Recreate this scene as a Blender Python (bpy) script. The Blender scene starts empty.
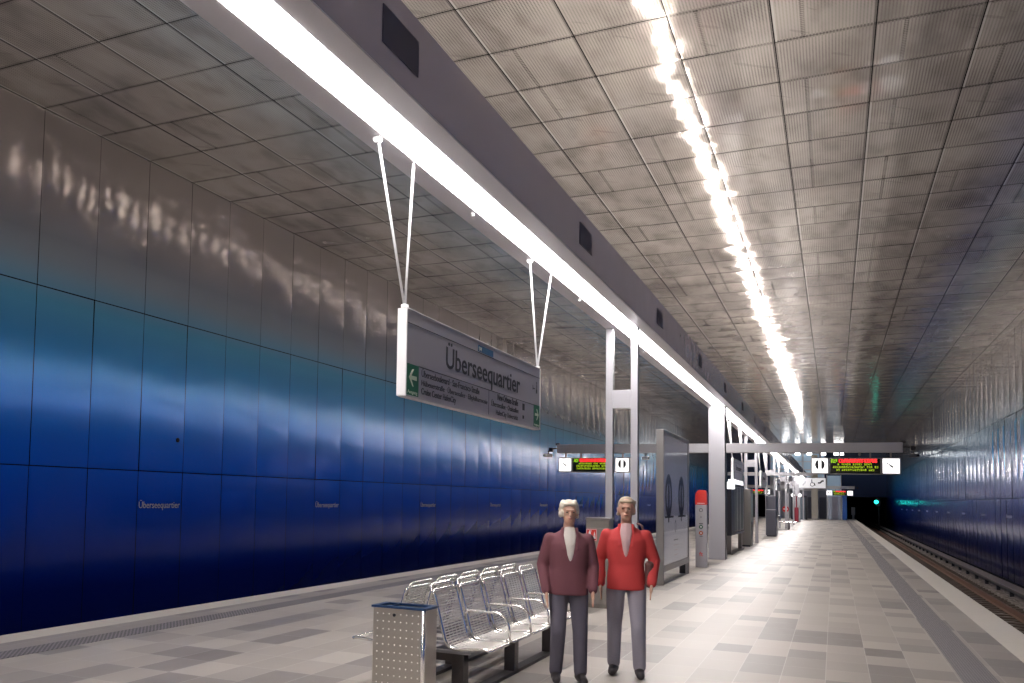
import bpy, bmesh, math, random
from mathutils import Vector, Matrix
random.seed(7)
S = bpy.context.scene
COL = S.collection
PI = math.pi

# ------------------------------------------------------------------ camera
cam_d = bpy.data.cameras.new('camera'); cam = bpy.data.objects.new('camera', cam_d); COL.objects.link(cam)
yaw, pitch, roll = 0.46948814, 0.06726239, -0.02125912
Mc = Matrix.Rotation(yaw, 3, 'Z') @ Matrix.Rotation(pitch, 3, 'X') @ Matrix.Rotation(roll, 3, 'Y')
rgt, fwd, upv = Mc @ Vector((1, 0, 0)), Mc @ Vector((0, 1, 0)), Mc @ Vector((0, 0, 1))
cam.matrix_world = Matrix(((rgt.x, upv.x, -fwd.x, 0), (rgt.y, upv.y, -fwd.y, 0), (rgt.z, upv.z, -fwd.z, 1.6), (0, 0, 0, 1)))
cam_d.sensor_width = 36; cam_d.sensor_fit = 'HORIZONTAL'
cam_d.lens = 903.4786 / 1024 * 36
cam_d.shift_x = (512 - 376.18) / 1024
cam_d.shift_y = (434.19 - 341.5) / 1024
cam_d.clip_start = 0.05; cam_d.clip_end = 400
S.camera = cam
# ------------------------------------------------------------------ world, exposure
w = bpy.data.worlds.new('underground'); S.world = w; w.use_nodes = True
w.node_tree.nodes['Background'].inputs[0].default_value = (0.02, 0.02, 0.03, 1)
w.node_tree.nodes['Background'].inputs[1].default_value = 1.0
S.view_settings.view_transform = 'Standard'; S.view_settings.look = 'None'
S.view_settings.gamma = 1.0; S.view_settings.use_curve_mapping = False
S.view_settings.exposure = 0.0
DOWN, UPL = 39.0, 320.0          # strength of the light channel's tubes and of its up-lights
S.cycles.use_denoising = True
S.cycles.max_bounces = 9; S.cycles.diffuse_bounces = 4; S.cycles.glossy_bounces = 6
S.cycles.sample_clamp_indirect = 16.0; S.cycles.blur_glossy = 0.1

# ------------------------------------------------------------------ main numbers of the station (metres)
XC = -2.95                      # centre line of the platform
EL, ER = -8.05, 2.15            # platform edges
WL, WR = -11.6, 5.65            # walls
ZC = 7.86                       # ceiling
Y0, Y1 = -16.0, 125.0           # ends of the hall
PEND = 118.0                    # far end of the platform
PW, PH = 1.29, 2.95             # wall panel width and row height
PY0 = 10.478 - 21 * PW          # a panel joint
BX0, BX1, BZ0, BZ1 = -3.25, -2.58, 4.35, 4.95   # light channel

# ------------------------------------------------------------------ node expressions
class E:
    nt = None
    def __init__(s, sock): s.s = sock
    @staticmethod
    def m(op, *a):
        n = E.nt.nodes.new('ShaderNodeMath'); n.operation = op
        for i, v in enumerate(a):
            if isinstance(v, E): E.nt.links.new(v.s, n.inputs[i])
            else: n.inputs[i].default_value = v
        return E(n.outputs[0])
    def __add__(s, o): return E.m('ADD', s, o)
    __radd__ = __add__
    def __mul__(s, o): return E.m('MULTIPLY', s, o)
    __rmul__ = __mul__
    def __sub__(s, o): return E.m('SUBTRACT', s, o)
    def __rsub__(s, o): return E.m('SUBTRACT', o, s)
    def __truediv__(s, o): return E.m('DIVIDE', s, o)
    def fr(s): return E.m('FRACT', s)
    def fl(s): return E.m('FLOOR', s)
    def ab(s): return E.m('ABSOLUTE', s)
    def lt(s, o): return E.m('LESS_THAN', s, o)
    def gt(s, o): return E.m('GREATER_THAN', s, o)
    def sin(s): return E.m('SINE', s)
    def mn(s, o): return E.m('MINIMUM', s, o)
    def mx(s, o): return E.m('MAXIMUM', s, o)
    def clamp(s): return s.mn(1.0).mx(0.0)

def new_mat(name):
    m = bpy.data.materials.new(name); m.use_nodes = True
    E.nt = m.node_tree
    return m, m.node_tree, m.node_tree.nodes['Principled BSDF']
def pos(nt):
    g = nt.nodes.new('ShaderNodeNewGeometry'); x = nt.nodes.new('ShaderNodeSeparateXYZ')
    nt.links.new(g.outputs['Position'], x.inputs[0])
    return E(x.outputs[0]), E(x.outputs[1]), E(x.outputs[2])
def comb(nt, *a):
    n = nt.nodes.new('ShaderNodeCombineXYZ')
    for i, v in enumerate(a):
        if isinstance(v, E): nt.links.new(v.s, n.inputs[i])
        else: n.inputs[i].default_value = v
    return n.outputs[0]
def noise(nt, vec, scale, detail=2.0, rough=0.5):
    n = nt.nodes.new('ShaderNodeTexNoise'); n.inputs['Scale'].default_value = scale
    n.inputs['Detail'].default_value = detail; n.inputs['Roughness'].default_value = rough
    nt.links.new(vec, n.inputs['Vector']); return E(n.outputs[0])
def white(nt, vec):
    n = nt.nodes.new('ShaderNodeTexWhiteNoise'); nt.links.new(vec, n.inputs['Vector']); return E(n.outputs['Value'])
def ramp(nt, fac, stops, interp='LINEAR'):
    n = nt.nodes.new('ShaderNodeValToRGB'); n.color_ramp.interpolation = interp
    el = n.color_ramp.elements
    while len(el) < len(stops): el.new(0.5)
    for e, (p, c) in zip(el, stops): e.position = p; e.color = (*c, 1)
    nt.links.new(fac.s, n.inputs[0]); return n.outputs[0]
def mixc(nt, fac, a, b, mode='MIX'):
    n = nt.nodes.new('ShaderNodeMix'); n.data_type = 'RGBA'; n.blend_type = mode
    for sock, v in ((n.inputs[0], fac), (n.inputs[6], a), (n.inputs[7], b)):
        if isinstance(v, E): nt.links.new(v.s, sock)
        elif isinstance(v, bpy.types.NodeSocket): nt.links.new(v, sock)
        elif isinstance(v, tuple): sock.default_value = (*v, 1)
        else: sock.default_value = v
    return n.outputs[2]
def bump(nt, h, strength, dist=1.0):
    n = nt.nodes.new('ShaderNodeBump'); n.inputs['Strength'].default_value = strength; n.inputs['Distance'].default_value = dist
    nt.links.new(h.s, n.inputs['Height']); return n.outputs[0]
def sl(v):                       # sRGB 0..255 to linear
    return tuple(((c / 255 / 12.92) if c / 255 <= .04045 else ((c / 255 + .055) / 1.055) ** 2.4) for c in v)
_pm = {}
def pm(name, col, rough=0.5, metal=0.0, grain=0.0, emit=None, es=1.0, coat=0.0, scale=40.0, trans=0.0, alpha=None, spec=None):
    if name in _pm: return _pm[name]
    m, nt, b = new_mat(name)
    b.inputs['Roughness'].default_value = rough; b.inputs['Metallic'].default_value = metal
    b.inputs['Coat Weight'].default_value = coat
    if spec is not None: b.inputs['Specular IOR Level'].default_value = spec
    if trans: b.inputs['Transmission Weight'].default_value = trans
    if grain:
        tc = nt.nodes.new('ShaderNodeTexCoord')
        n = noise(nt, tc.outputs['Object'], scale, 3)
        c = mixc(nt, (n - 0.5) * 2.0 * grain + 0.5, tuple(max(0, x * (1 - grain)) for x in col), tuple(min(1, x * (1 + grain)) for x in col))
        nt.links.new(c, b.inputs['Base Color'])
        nt.links.new((n * 0.15 + (rough - 0.075)).s, b.inputs['Roughness'])
    else: b.inputs['Base Color'].default_value = (*col, 1)
    if emit: b.inputs['Emission Color'].default_value = (*emit, 1); b.inputs['Emission Strength'].default_value = es
    _pm[name] = m
    return m

# ------------------------------------------------------------------ mesh helpers
def box(bm, a, b, mi=0):
    x0, y0, z0 = a; x1, y1, z1 = b
    v = [bm.verts.new(p) for p in ((x0, y0, z0), (x1, y0, z0), (x1, y1, z0), (x0, y1, z0), (x0, y0, z1), (x1, y0, z1), (x1, y1, z1), (x0, y1, z1))]
    for f in ((0, 3, 2, 1), (4, 5, 6, 7), (0, 1, 5, 4), (1, 2, 6, 5), (2, 3, 7, 6), (3, 0, 4, 7)):
        bm.faces.new([v[i] for i in f]).material_index = mi
def rbox(bm, a, b, r=0.01, seg=2):
    t = bmesh.new(); box(t, a, b)
    bmesh.ops.bevel(t, geom=t.edges[:], offset=r, segments=seg, affect='EDGES', profile=0.5)
    merge(bm, t)
def merge(bm, t):
    me = bpy.data.meshes.new('tmp'); t.to_mesh(me); t.free(); bm.from_mesh(me); bpy.data.meshes.remove(me)
def tube(bm, pts, r, n=8, closed=False, rr=None):
    pts = [Vector(p) for p in pts]; rings = []; N = len(pts)
    prev = None
    for i, p in enumerate(pts):
        if closed: d = pts[(i + 1) % N] - pts[i - 1]
        else: d = pts[min(i + 1, N - 1)] - pts[max(i - 1, 0)]
        d.normalize()
        if prev is None:
            u = d.orthogonal().normalized()
        else:
            u = (prev - d * prev.dot(d)).normalized()
        prev = u; v = d.cross(u); q = rr[i] if rr else r
        rings.append([bm.verts.new(p + (u * math.cos(2 * PI * k / n) + v * math.sin(2 * PI * k / n)) * q) for k in range(n)])
    for i in range(N if closed else N - 1):
        A, B = rings[i], rings[(i + 1) % N]
        for k in range(n):
            f = bm.faces.new((A[k], A[(k + 1) % n], B[(k + 1) % n], B[k])); f.smooth = True
    if not closed:
        bm.faces.new(rings[0][::-1]); bm.faces.new(rings[-1])
def arc_path(pts, rad, seg=5, closed=False):           # rounds the corners of a polyline
    pts = [Vector(p) for p in pts]; out = []; N = len(pts)
    for i, p in enumerate(pts):
        if not closed and i in (0, N - 1): out.append(p); continue
        a = (pts[i - 1] - p); b = (pts[(i + 1) % N] - p)
        t = min(rad, a.length * .49, b.length * .49)
        A = p + a.normalized() * t; B = p + b.normalized() * t
        for k in range(seg + 1):
            s = k / seg; out.append(A.lerp(p, s).lerp(p.lerp(B, s), s))
    return out
def cyl(bm, c, axis, r, h, n=24, r2=None):
    c = Vector(c); d = Vector(axis).normalized()
    tube(bm, [c - d * h / 2, c + d * h / 2], r, n, rr=[r, r if r2 is None else r2])
def prism(bm, pts, off):                               # closed outline pushed along off
    off = Vector(off); a = [bm.verts.new(p) for p in pts]; b = [bm.verts.new(Vector(p) + off) for p in pts]
    n = len(a)
    bm.faces.new(a[::-1]); bm.faces.new(b)
    for i in range(n): bm.faces.new((a[i], a[(i + 1) % n], b[(i + 1) % n], b[i]))
def ell(bm, c, r, seg=16, rings=10, rot=None):
    M = Matrix.Translation(c) @ (rot.to_4x4() if rot else Matrix.Identity(4)) @ Matrix.Diagonal((*r, 1))
    res = bmesh.ops.create_uvsphere(bm, u_segments=seg, v_segments=rings, radius=1.0, matrix=M)
    for v in res['verts']:
        for f in v.link_faces: f.smooth = True
def obj(name, bm, mat, parent=None, loc=None):
    me = bpy.data.meshes.new(name)
    bmesh.ops.recalc_face_normals(bm, faces=bm.faces[:])
    bm.to_mesh(me); bm.free()
    for m in (mat if isinstance(mat, (list, tuple)) else [mat]): me.materials.append(m)
    o = bpy.data.objects.new(name, me); COL.objects.link(o)
    if parent: o.parent = parent
    if loc: o.location = loc
    return o
def thing(name, label, cat, loc=(0, 0, 0), rotz=0, group=None):
    o = bpy.data.objects.new(name, None); COL.objects.link(o); o.empty_display_size = .2
    o.location = loc; o.rotation_euler = (0, 0, rotz); tag(o, label, cat, group); return o
def tag(o, label, cat, group=None):
    o['label'] = label; o['category'] = cat
    if group: o['group'] = group
    return o
def struct(name, bm, mat, parent=None):
    o = obj(name, bm, mat, parent)
    if not parent: o['kind'] = 'structure'
    return o
def dup(root, loc, label=None, group=None):
    r = root.copy(); COL.objects.link(r); r.location = loc
    if label: r['label'] = label
    if group: r['group'] = group
    for ch in list(root.children):
        c = ch.copy(); COL.objects.link(c); c.parent = r
        for g in list(ch.children):
            d = g.copy(); COL.objects.link(d); d.parent = c
    return r
def part(name, fn, mat, parent, loc=None):
    bm = bmesh.new(); fn(bm); return obj(name, bm, mat, parent, loc)
def text(name, s, mat, parent, at, face, width=None, height=None, size=.1, depth=.0015, align='LEFT', bold=.0):
    """face '+x' reads along +y, '-x' along -y, '-y' along +x"""
    c = bpy.data.curves.new(name, 'FONT'); c.body = s; c.size = size; c.extrude = depth; c.align_x = align; c.resolution_u = 3; c.offset = bold * size
    c.materials.append(mat)
    o = bpy.data.objects.new(name, c); COL.objects.link(o)
    bpy.context.view_layer.update()
    d = o.dimensions.copy()
    me = bpy.data.meshes.new_from_object(o.evaluated_get(bpy.context.evaluated_depsgraph_get()))
    bpy.data.objects.remove(o); o = bpy.data.objects.new(name, me); COL.objects.link(o)
    sx = (width / d.x) if width else 1; sy = (height / d.y) if height else sx
    o.scale = (sx, sy, 1); o.location = at
    o.rotation_euler = {'+x': (PI / 2, 0, PI / 2), '-x': (PI / 2, 0, -PI / 2), '-y': (PI / 2, 0, 0)}[face]
    if parent: o.parent = parent
    return o

# ------------------------------------------------------------------ materials
STEEL = pm('brushed_steel', (.80, .77, .74), .42, .8, .12, scale=60)
BRIGHT = pm('polished_steel', (.88, .86, .84), .24, .9)
GREYP = pm('silver_grey_paint', (.40, .39, .41), .42, .35, .05, scale=8)
GREYD = pm('mid_grey_paint', (.26, .25, .27), .45, .4, .06, scale=8)
BRONZE = pm('anodised_grey_metal', (.27, .255, .25), .35, .7, .06, scale=12)
WHITEP = pm('white_paint', (.80, .79, .80), .45, 0, .03)
DARK = pm('dark_grey_metal', (.035, .035, .045), .35, .5, .1)
BLACK = pm('black', (.006, .006, .008), .7, spec=.1)
SIGNF = pm('sign_face_grey', (.40, .38, .42), .4, 0, .02, scale=3)
INK = pm('black_ink', (.015, .015, .02), .5)
GREEN = pm('green_panel', (.005, .09, .045), .5, emit=(.0, .10, .05), es=.15)
PALE = pm('pale_symbol', (.75, .80, .62), .5)
BLUEB = pm('blue_badge', (.01, .10, .22), .5)
RED = pm('signal_red', (.62, .035, .025), .4, 0, .06)
LITW = pm('backlit_white', (.8, .8, .8), .4, emit=(1, .97, .96), es=1.35)
LEDR = pm('red_led', (.2, 0, 0), .5, emit=(1, .03, .03), es=2.2)
LEDG = pm('yellow_green_led', (.1, .15, 0), .5, emit=(.38, .55, .01), es=.9)
LEDB = pm('green_led_badge', (.1, .2, 0), .5, emit=(.30, .62, .02), es=1.1)
SCREEN = pm('display_glass', (.012, .014, .006), .2)
RUST = pm('rusty_steel', (.16, .075, .045), .6, .4, .4, scale=20)
WOODC = pm('dark_sleeper', (.10, .075, .06), .8, 0, .3, scale=15)

def wall_mat():
    m, nt, b = new_mat('blue_to_steel_wall_panel'); x, y, z = pos(nt)
    c = ramp(nt, (z + 1.4) / 9.26, [(0.0, (.001, .003, .04)), (.14, (.001, .006, .085)), (.22, (.001, .018, .20)), (.30, (.001, .042, .36)), (.40, (.001, .085, .52)), (.55, (.012, .20, .56)), (.66, (.07, .28, .48)), (.74, (.24, .29, .35)), (.83, (.37, .34, .33)), (1.0, (.40, .36, .35))])
    n = noise(nt, comb(nt, x * .3, y * .5, z * .35), 1.0, 2)
    n2 = noise(nt, comb(nt, x, y * 6.0, z * .6), 1.0, 2)
    nt.links.new(c, b.inputs['Base Color'])
    up = ((z - 4.6) / 1.2).clamp()
    nt.links.new((up * .45 + .18).s, b.inputs['Metallic']); b.inputs['Specular IOR Level'].default_value = .3
    nt.links.new((n2 * .05 + .14 - up * .085).s, b.inputs['Roughness'])
    n3 = noise(nt, comb(nt, x, y * 1.6, z * 1.1), 1.0, 1)
    nt.links.new(bump(nt, n3 * .0035 + n2 * .0003, 1.0), b.inputs['Normal'])
    return m
def ceil_mat():
    m, nt, b = new_mat('expanded_steel_ceiling_panel'); x, y, z = pos(nt)
    u = (x + 3.07) / 1.21; v = (y - 10.42) / 1.29
    uf, vf = u.fr(), v.fr(); cell = comb(nt, u.fl(), v.fl(), 0.0); rnd = white(nt, cell)
    rndy = white(nt, comb(nt, v.fl(), 3.0, 0.0))
    # ribs that run along the hall, seen through the sheet
    ribs = ((x * (2 * PI / .040)).sin() * .5 + .5)
    hole = ((y * (2 * PI / .036)).sin() * .5 + .5)
    mesh = (ribs * .6 + hole * .4)
    dens = noise(nt, comb(nt, x * .9, y * .9, rnd * 5.0), 1.0, 2)
    mask = ((dens - .36) * 3.0).clamp() * .45 + .25
    dark = mesh.gt(.62) * mask
    # dotted rows beside the cross joints and a dotted line beside the long joints
    vd = ((vf + .5).fr() - .5).ab()
    dots = (x * (1 / .040)).fr().gt(.45) * vd.lt(.036) * (rnd * .5 + .45) * (vd.gt(.007))
    ud = (uf - .29).ab()
    dots2 = ud.lt(.022) * (y * (1 / .05)).fr().gt(.35) * rnd.gt(.62) * .5
    base = mixc(nt, (dark + dots * .7 + dots2).clamp(), (.76, .71, .66), (.15, .135, .13))
    big = noise(nt, comb(nt, x * .55, y * .3, 0.0), 1.0, 3)  # uneven light on the ceiling put into its colour as soft patches
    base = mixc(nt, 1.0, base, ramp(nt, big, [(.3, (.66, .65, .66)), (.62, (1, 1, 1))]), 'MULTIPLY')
    wave = noise(nt, comb(nt, x * 2.2, y * .8, rnd * 9.0), 1.0, 3)  # streaky bands of the same painted lighting
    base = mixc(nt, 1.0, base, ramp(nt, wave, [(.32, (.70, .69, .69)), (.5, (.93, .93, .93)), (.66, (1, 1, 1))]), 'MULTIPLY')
    # painted highlight on one side of the joints, a dark line on the other
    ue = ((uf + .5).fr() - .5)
    edge_light = ue.gt(.008) * ue.lt(.030) * white(nt, comb(nt, u.fl(), (v * .5).fl(), 8.0)).gt(.45)
    base = mixc(nt, edge_light * .6, base, (.95, .93, .90))
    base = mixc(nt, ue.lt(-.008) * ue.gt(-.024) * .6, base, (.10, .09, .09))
    strut = noise(nt, comb(nt, (x * .8 + y * .6) * 1.0, (y * .8 - x * .6) * 6.0, 4.0), 1.0, 1).gt(.70) * .25
    base = mixc(nt, strut, base, (.22, .20, .20))
    nt.links.new(base, b.inputs['Base Color'])
    b.inputs['Metallic'].default_value = .40
    nt.links.new((dens * .08 + dark * .08 + .05).s, b.inputs['Roughness'])
    n3 = noise(nt, comb(nt, x * 1.0, y * 1.5, rndy * 7.0), 1.0, 1)
    nt.links.new(bump(nt, n3 * .014 + ribs * .00022, 1.0), b.inputs['Normal'])
    return m
def floor_mat():
    m, nt, b = new_mat('granite_platform_tiles'); x, y, z = pos(nt)
    u = (x + .09) / .37; ui = u.fl(); off = white(nt, comb(nt, ui, 0.0, 0.0))
    v = (y + off * 0.0) / .585; vi = v.fl()
    # neighbouring slabs are sometimes one tone: long and short slabs
    merge2 = white(nt, comb(nt, ui, (vi / 2.0).fl(), 5.0)).gt(.45)
    vj = (vi / 2.0).fl() * 2.0 * merge2 + vi * (1.0 - merge2)
    r = white(nt, comb(nt, ui, vj, 1.0))
    c = ramp(nt, r, [(0.0, (.235, .21, .195)), (.22, (.29, .262, .243)), (.30, (.38, .345, .31)), (.7, (.43, .39, .35)), (1.0, (.49, .45, .40))])
    n = noise(nt, comb(nt, x * 6.0, y * 3.0, 0.0), 1.0, 4)
    n2 = noise(nt, comb(nt, x * 220.0, y * 220.0, 0.0), 1.0, 2)
    c = mixc(nt, 1.0, c, ramp(nt, n * .7 + n2 * .3, [(.25, (.86, .86, .86)), (.75, (1, 1, 1))]), 'MULTIPLY')
    seam = ((u + .5).fr() - .5).ab().lt(.010).mx(((v + .5).fr() - .5).ab().lt(.006))
    c = mixc(nt, seam * .45, c, (.62, .60, .57))
    nt.links.new(c, b.inputs['Base Color'])
    nt.links.new((n * .16 + .33).s, b.inputs['Roughness']); b.inputs['Specular IOR Level'].default_value = .38
    nt.links.new(bump(nt, n * .0012 + r * .0006, .6), b.inputs['Normal'])
    return m
def strip_mat():
    m, nt, b = new_mat('pale_edge_stone'); x, y, z = pos(nt)
    n = noise(nt, comb(nt, x * 30.0, y * 30.0, z), 1.0, 3); seam = (y / 1.2).fr().lt(.006)
    c = mixc(nt, n, (.66, .61, .54), (.74, .69, .61)); c = mixc(nt, seam * .5, c, (.25, .24, .22))
    nt.links.new(c, b.inputs['Base Color']); b.inputs['Roughness'].default_value = .45
    return m
def grate_mat():
    m, nt, b = new_mat('tactile_drain_strip'); x, y, z = pos(nt)
    d = (x * (2 * PI / .05)).sin() * (y * (2 * PI / .06)).sin()
    k = (d.gt(.15))
    nt.links.new(mixc(nt, k, (.29, .27, .27), (.07, .065, .08)), b.inputs['Base Color']); b.inputs['Roughness'].default_value = .5
    nt.links.new(bump(nt, d * .003, .8), b.inputs['Normal'])
    return m
WALLM, CEILM, FLOORM, STRIPM, GRATEM = wall_mat(), ceil_mat(), floor_mat(), strip_mat(), grate_mat()

# ------------------------------------------------------------------ the hall
def panel_grid(bm, us, vs, fn, gap=.009, bulge=.006, tilt=.0022, n=4, hard=None):
    """every panel a slightly pillowed, slightly tilted sheet; fn(u, v, d) -> point, d = height off the wall"""
    for i in range(len(us) - 1):
        for j in range(len(vs) - 1):
            u0, u1, v0, v1 = us[i] + gap, us[i + 1] - gap, vs[j] + gap, vs[j + 1] - gap
            a, b_, k = random.gauss(0, tilt), random.gauss(0, tilt * .6), bulge * random.uniform(.3, 1.6)
            g = []
            for p in range(n + 1):
                row = []
                for q in range(n + 1):
                    s, t = p / n, q / n
                    d = k * (4 * s * (1 - s)) ** .7 * (4 * t * (1 - t)) ** .5 + a * (s - .5) * (u1 - u0) + b_ * (t - .5) * (v1 - v0)
                    row.append(bm.verts.new(fn(u0 + s * (u1 - u0), v0 + t * (v1 - v0), d)))
                g.append(row)
            for p in range(n):
                for q in range(n):
                    f = bm.faces.new((g[p][q], g[p + 1][q], g[p + 1][q + 1], g[p][q + 1])); f.smooth = True
ys = [PY0 + PW * k for k in range(-2, 112) if Y0 <= PY0 + PW * k <= Y1 + .3]
zs = [-1.0, 1.96, 4.92, 7.86]
JOINT = pm('dark_joint', (.003, .003, .004), .9, spec=.05)
def make_wall(name, X, sgn):
    bm = bmesh.new(); panel_grid(bm, ys, zs, lambda u, v, d: (X + sgn * (.012 + d), u, v), bulge=.013, tilt=.0035, n=6)
    for f in bm.faces: f.material_index = 0
    o = struct(name, bm, [WALLM, JOINT])
    bb = bmesh.new(); box(bb, (min(X, X - sgn * .3), Y0, -1.5), (max(X, X - sgn * .3), Y1 + .2, ZC + .1)); obj('joint_backing', bb, JOINT, o)
    # hard seam between panel and joint: sheet normals must face the hall
    return o
wl = make_wall('wall_left', WL, 1); wr = make_wall('wall_right', WR, -1)
cys = [10.42 + 1.29 * k for k in range(-21, 90)]; cxs = [-3.07 + 1.21 * k for k in range(-7, 8)]
cxs = [max(WL, min(WR, c)) for c in cxs]; cxs = sorted(set(cxs))
if cxs[0] > WL: cxs = [WL] + cxs
if cxs[-1] < WR: cxs.append(WR)
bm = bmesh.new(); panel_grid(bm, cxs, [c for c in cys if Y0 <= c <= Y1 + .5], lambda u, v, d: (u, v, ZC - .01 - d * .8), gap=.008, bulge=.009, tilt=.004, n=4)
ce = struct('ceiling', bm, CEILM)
bb = bmesh.new(); box(bb, (WL - .3, Y0, ZC + .003), (WR + .3, Y1 + .3, ZC + .3)); obj('ceiling_backing', bb, JOINT, ce)
# floor slab with pale edge stones and drain strips
bm = bmesh.new(); box(bm, (EL + .41, Y0, -.25), (ER - .41, PEND, 0)); struct('floor', bm, FLOORM)
for i, (a, b_) in enumerate(((EL, EL + .41), (ER - .41, ER))):
    bm = bmesh.new(); rbox(bm, (a, Y0, -.25), (b_, PEND, .002), .008); struct('trim_%d' % (i + 1), bm, STRIPM)
for i, (a, b_) in enumerate(((2 * XC - 1.34, 2 * XC - 1.04), (1.04, 1.34))):
    bm = bmesh.new(); box(bm, (a, Y0, -.02), (b_, PEND, .004)); struct('trim_%d' % (i + 3), bm, GRATEM)
CONC = pm('tunnel_concrete', (.10, .095, .09), .8, 0, .25, scale=3)
bm = bmesh.new(); box(bm, (EL + .25, Y0, -1.6), (EL + .4, PEND, -.25)); box(bm, (ER - .4, Y0, -1.6), (ER - .25, PEND, -.25))
box(bm, (EL + .25, PEND - .15, -1.6), (ER - .25, PEND, -.25)); struct('platform_foundation_wall', bm, CONC)
bm = bmesh.new(); box(bm, (WL - .3, Y0, -1.75), (WR + .3, 175, -1.35)); struct('ground', bm, CONC)
bm = bmesh.new(); box(bm, (WL - .3, Y0 - .3, -1.5), (WR + .3, Y0, ZC + .3)); struct('wall_back', bm, GREYD)

# end wall of the hall above the tunnel mouths and the tunnels beyond
def blue_end():
    m, nt, b = new_mat('dark_blue_end_wall'); x, y, z = pos(nt)
    nt.links.new(ramp(nt, (z - 2.0) / 6.0, [(0, (.004, .02, .10)), (.5, (.01, .045, .16)), (1, (.05, .08, .15))]), b.inputs['Base Color'])
    b.inputs['Roughness'].default_value = .4; b.inputs['Metallic'].default_value = .3
    return m
ENDB = blue_end(); BLK = pm('unlit_tunnel_lining', (.012, .011, .010), .9)
bm = bmesh.new()
box(bm, (1.0, Y1, 2.62), (WR, Y1 + .3, ZC)); box(bm, (WL, Y1, 2.62), (-7.0, Y1 + .3, ZC)); box(bm, (-7.0, Y1, -1.35), (1.0, Y1 + .3, ZC))
struct('wall_far', bm, ENDB)
for nm, (a, b_) in (('tunnel_right', (1.0, WR)), ('tunnel_left', (WL, -7.0))):
    bm = bmesh.new()
    box(bm, (a - .3, Y1 + .3, -1.35), (a, 170, 3)); box(bm, (b_, Y1 + .3, -1.35), (b_ + .3, 170, 3)); box(bm, (a, Y1 + .3, 2.62), (b_, 170, 3)); box(bm, (a, 169.7, -1.35), (b_, 170, 2.62))
    o = struct(nm, bm, BLK); o['kind'] = 'structure'

# ------------------------------------------------------------------ tracks
def ballast_mat():
    m, nt, b = new_mat('track_ballast'); x, y, z = pos(nt)
    v = nt.nodes.new('ShaderNodeTexVoronoi'); v.inputs['Scale'].default_value = 11
    nt.links.new(comb(nt, x, y, z), v.inputs['Vector'])
    c = mixc(nt, E(v.outputs['Color']), (.12, .10, .085), (.42, .38, .35)); nt.links.new(c, b.inputs['Base Color'])
    nt.links.new(bump(nt, E(v.outputs['Distance']) * .05, 1.0), b.inputs['Normal']); b.inputs['Roughness'].default_value = .9
    return m
BAL = ballast_mat()
def ballast(a, b_, label):
    bm = bmesh.new(); nx, ny = 24, 900
    g = [[bm.verts.new((a + (b_ - a) * i / nx, Y0 + (165 - Y0) * j / ny, -1.14 + random.uniform(-.025, .03))) for i in range(nx + 1)] for j in range(ny + 1)]
    for j in range(ny):
        for i in range(nx): bm.faces.new((g[j][i], g[j][i + 1], g[j + 1][i + 1], g[j + 1][i]))
    o = obj('track_ballast', bm, BAL); tag(o, label, 'ballast'); o['kind'] = 'stuff'
ballast(ER - .24, WR - .02, 'grey brown crushed stone between the sleepers of the right-hand track')
ballast(WL + .02, EL + .24, 'crushed stone bed of the track below the left blue wall')
def rail(X, label, grp):
    bm = bmesh.new(); pr_ = [(-.07, 0), (.07, 0), (.07, .012), (.012, .03), (.012, .12), (.035, .13), (.035, .16), (-.035, .16), (-.035, .13), (-.012, .12), (-.012, .03), (-.07, .012)]
    prism(bm, [(X + p[0], Y0, -1.10 + p[1]) for p in pr_], (0, 165 - Y0, 0))
    o = obj('rail', bm, RUST); tag(o, label, 'rail', grp)
rail(4.02, 'rusty brown running rail nearer the right wall, beside the covered power rail', None)
rail(2.585, 'running rail close under the right platform edge', None)
rail(-8.485, 'running rail close under the left platform edge', None); rail(-9.92, 'running rail nearer the left blue wall', None)
bm = bmesh.new(); prism(bm, [(-1.2, -.11, -1.17), (1.2, -.11, -1.17), (1.2, .11, -1.17), (-1.2, .11, -1.17)], (0, 0, .075))
sl_me = obj('track_sleeper', bm, WOODC); tag(sl_me, 'dark track sleeper in the ballast of the right-hand track', 'sleeper', 'sleepers of the right-hand track')
sl_me.location = (3.3, 15.0, 0)
k = 1
while 15 + k * .62 < 164:
    c = sl_me.copy(); COL.objects.link(c); c.location = (3.3, 15 + k * .62, 0); k += 1
t = thing('power_rail', 'dark covered power rail running along the foot of the right blue wall', 'power rail')
part('cover', lambda b: (box(b, (4.62, Y0, -.80), (4.98, 160, -.76)), box(b, (4.94, Y0, -.98), (4.98, 160, -.80))), pm('power_rail_cover', (.15, .125, .12), .6, 0, .3), t)
part('conductor', lambda b: box(b, (4.74, Y0, -.93), (4.84, 160, -.84)), DARK, t)
def brk(b):
    for k in range(60): box(b, (4.84, -10 + 2.6 * k, -1.14), (4.95, -9.9 + 2.6 * k, -.80))
part('bracket', brk, DARK, t)['kind'] = 'stuff'

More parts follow.
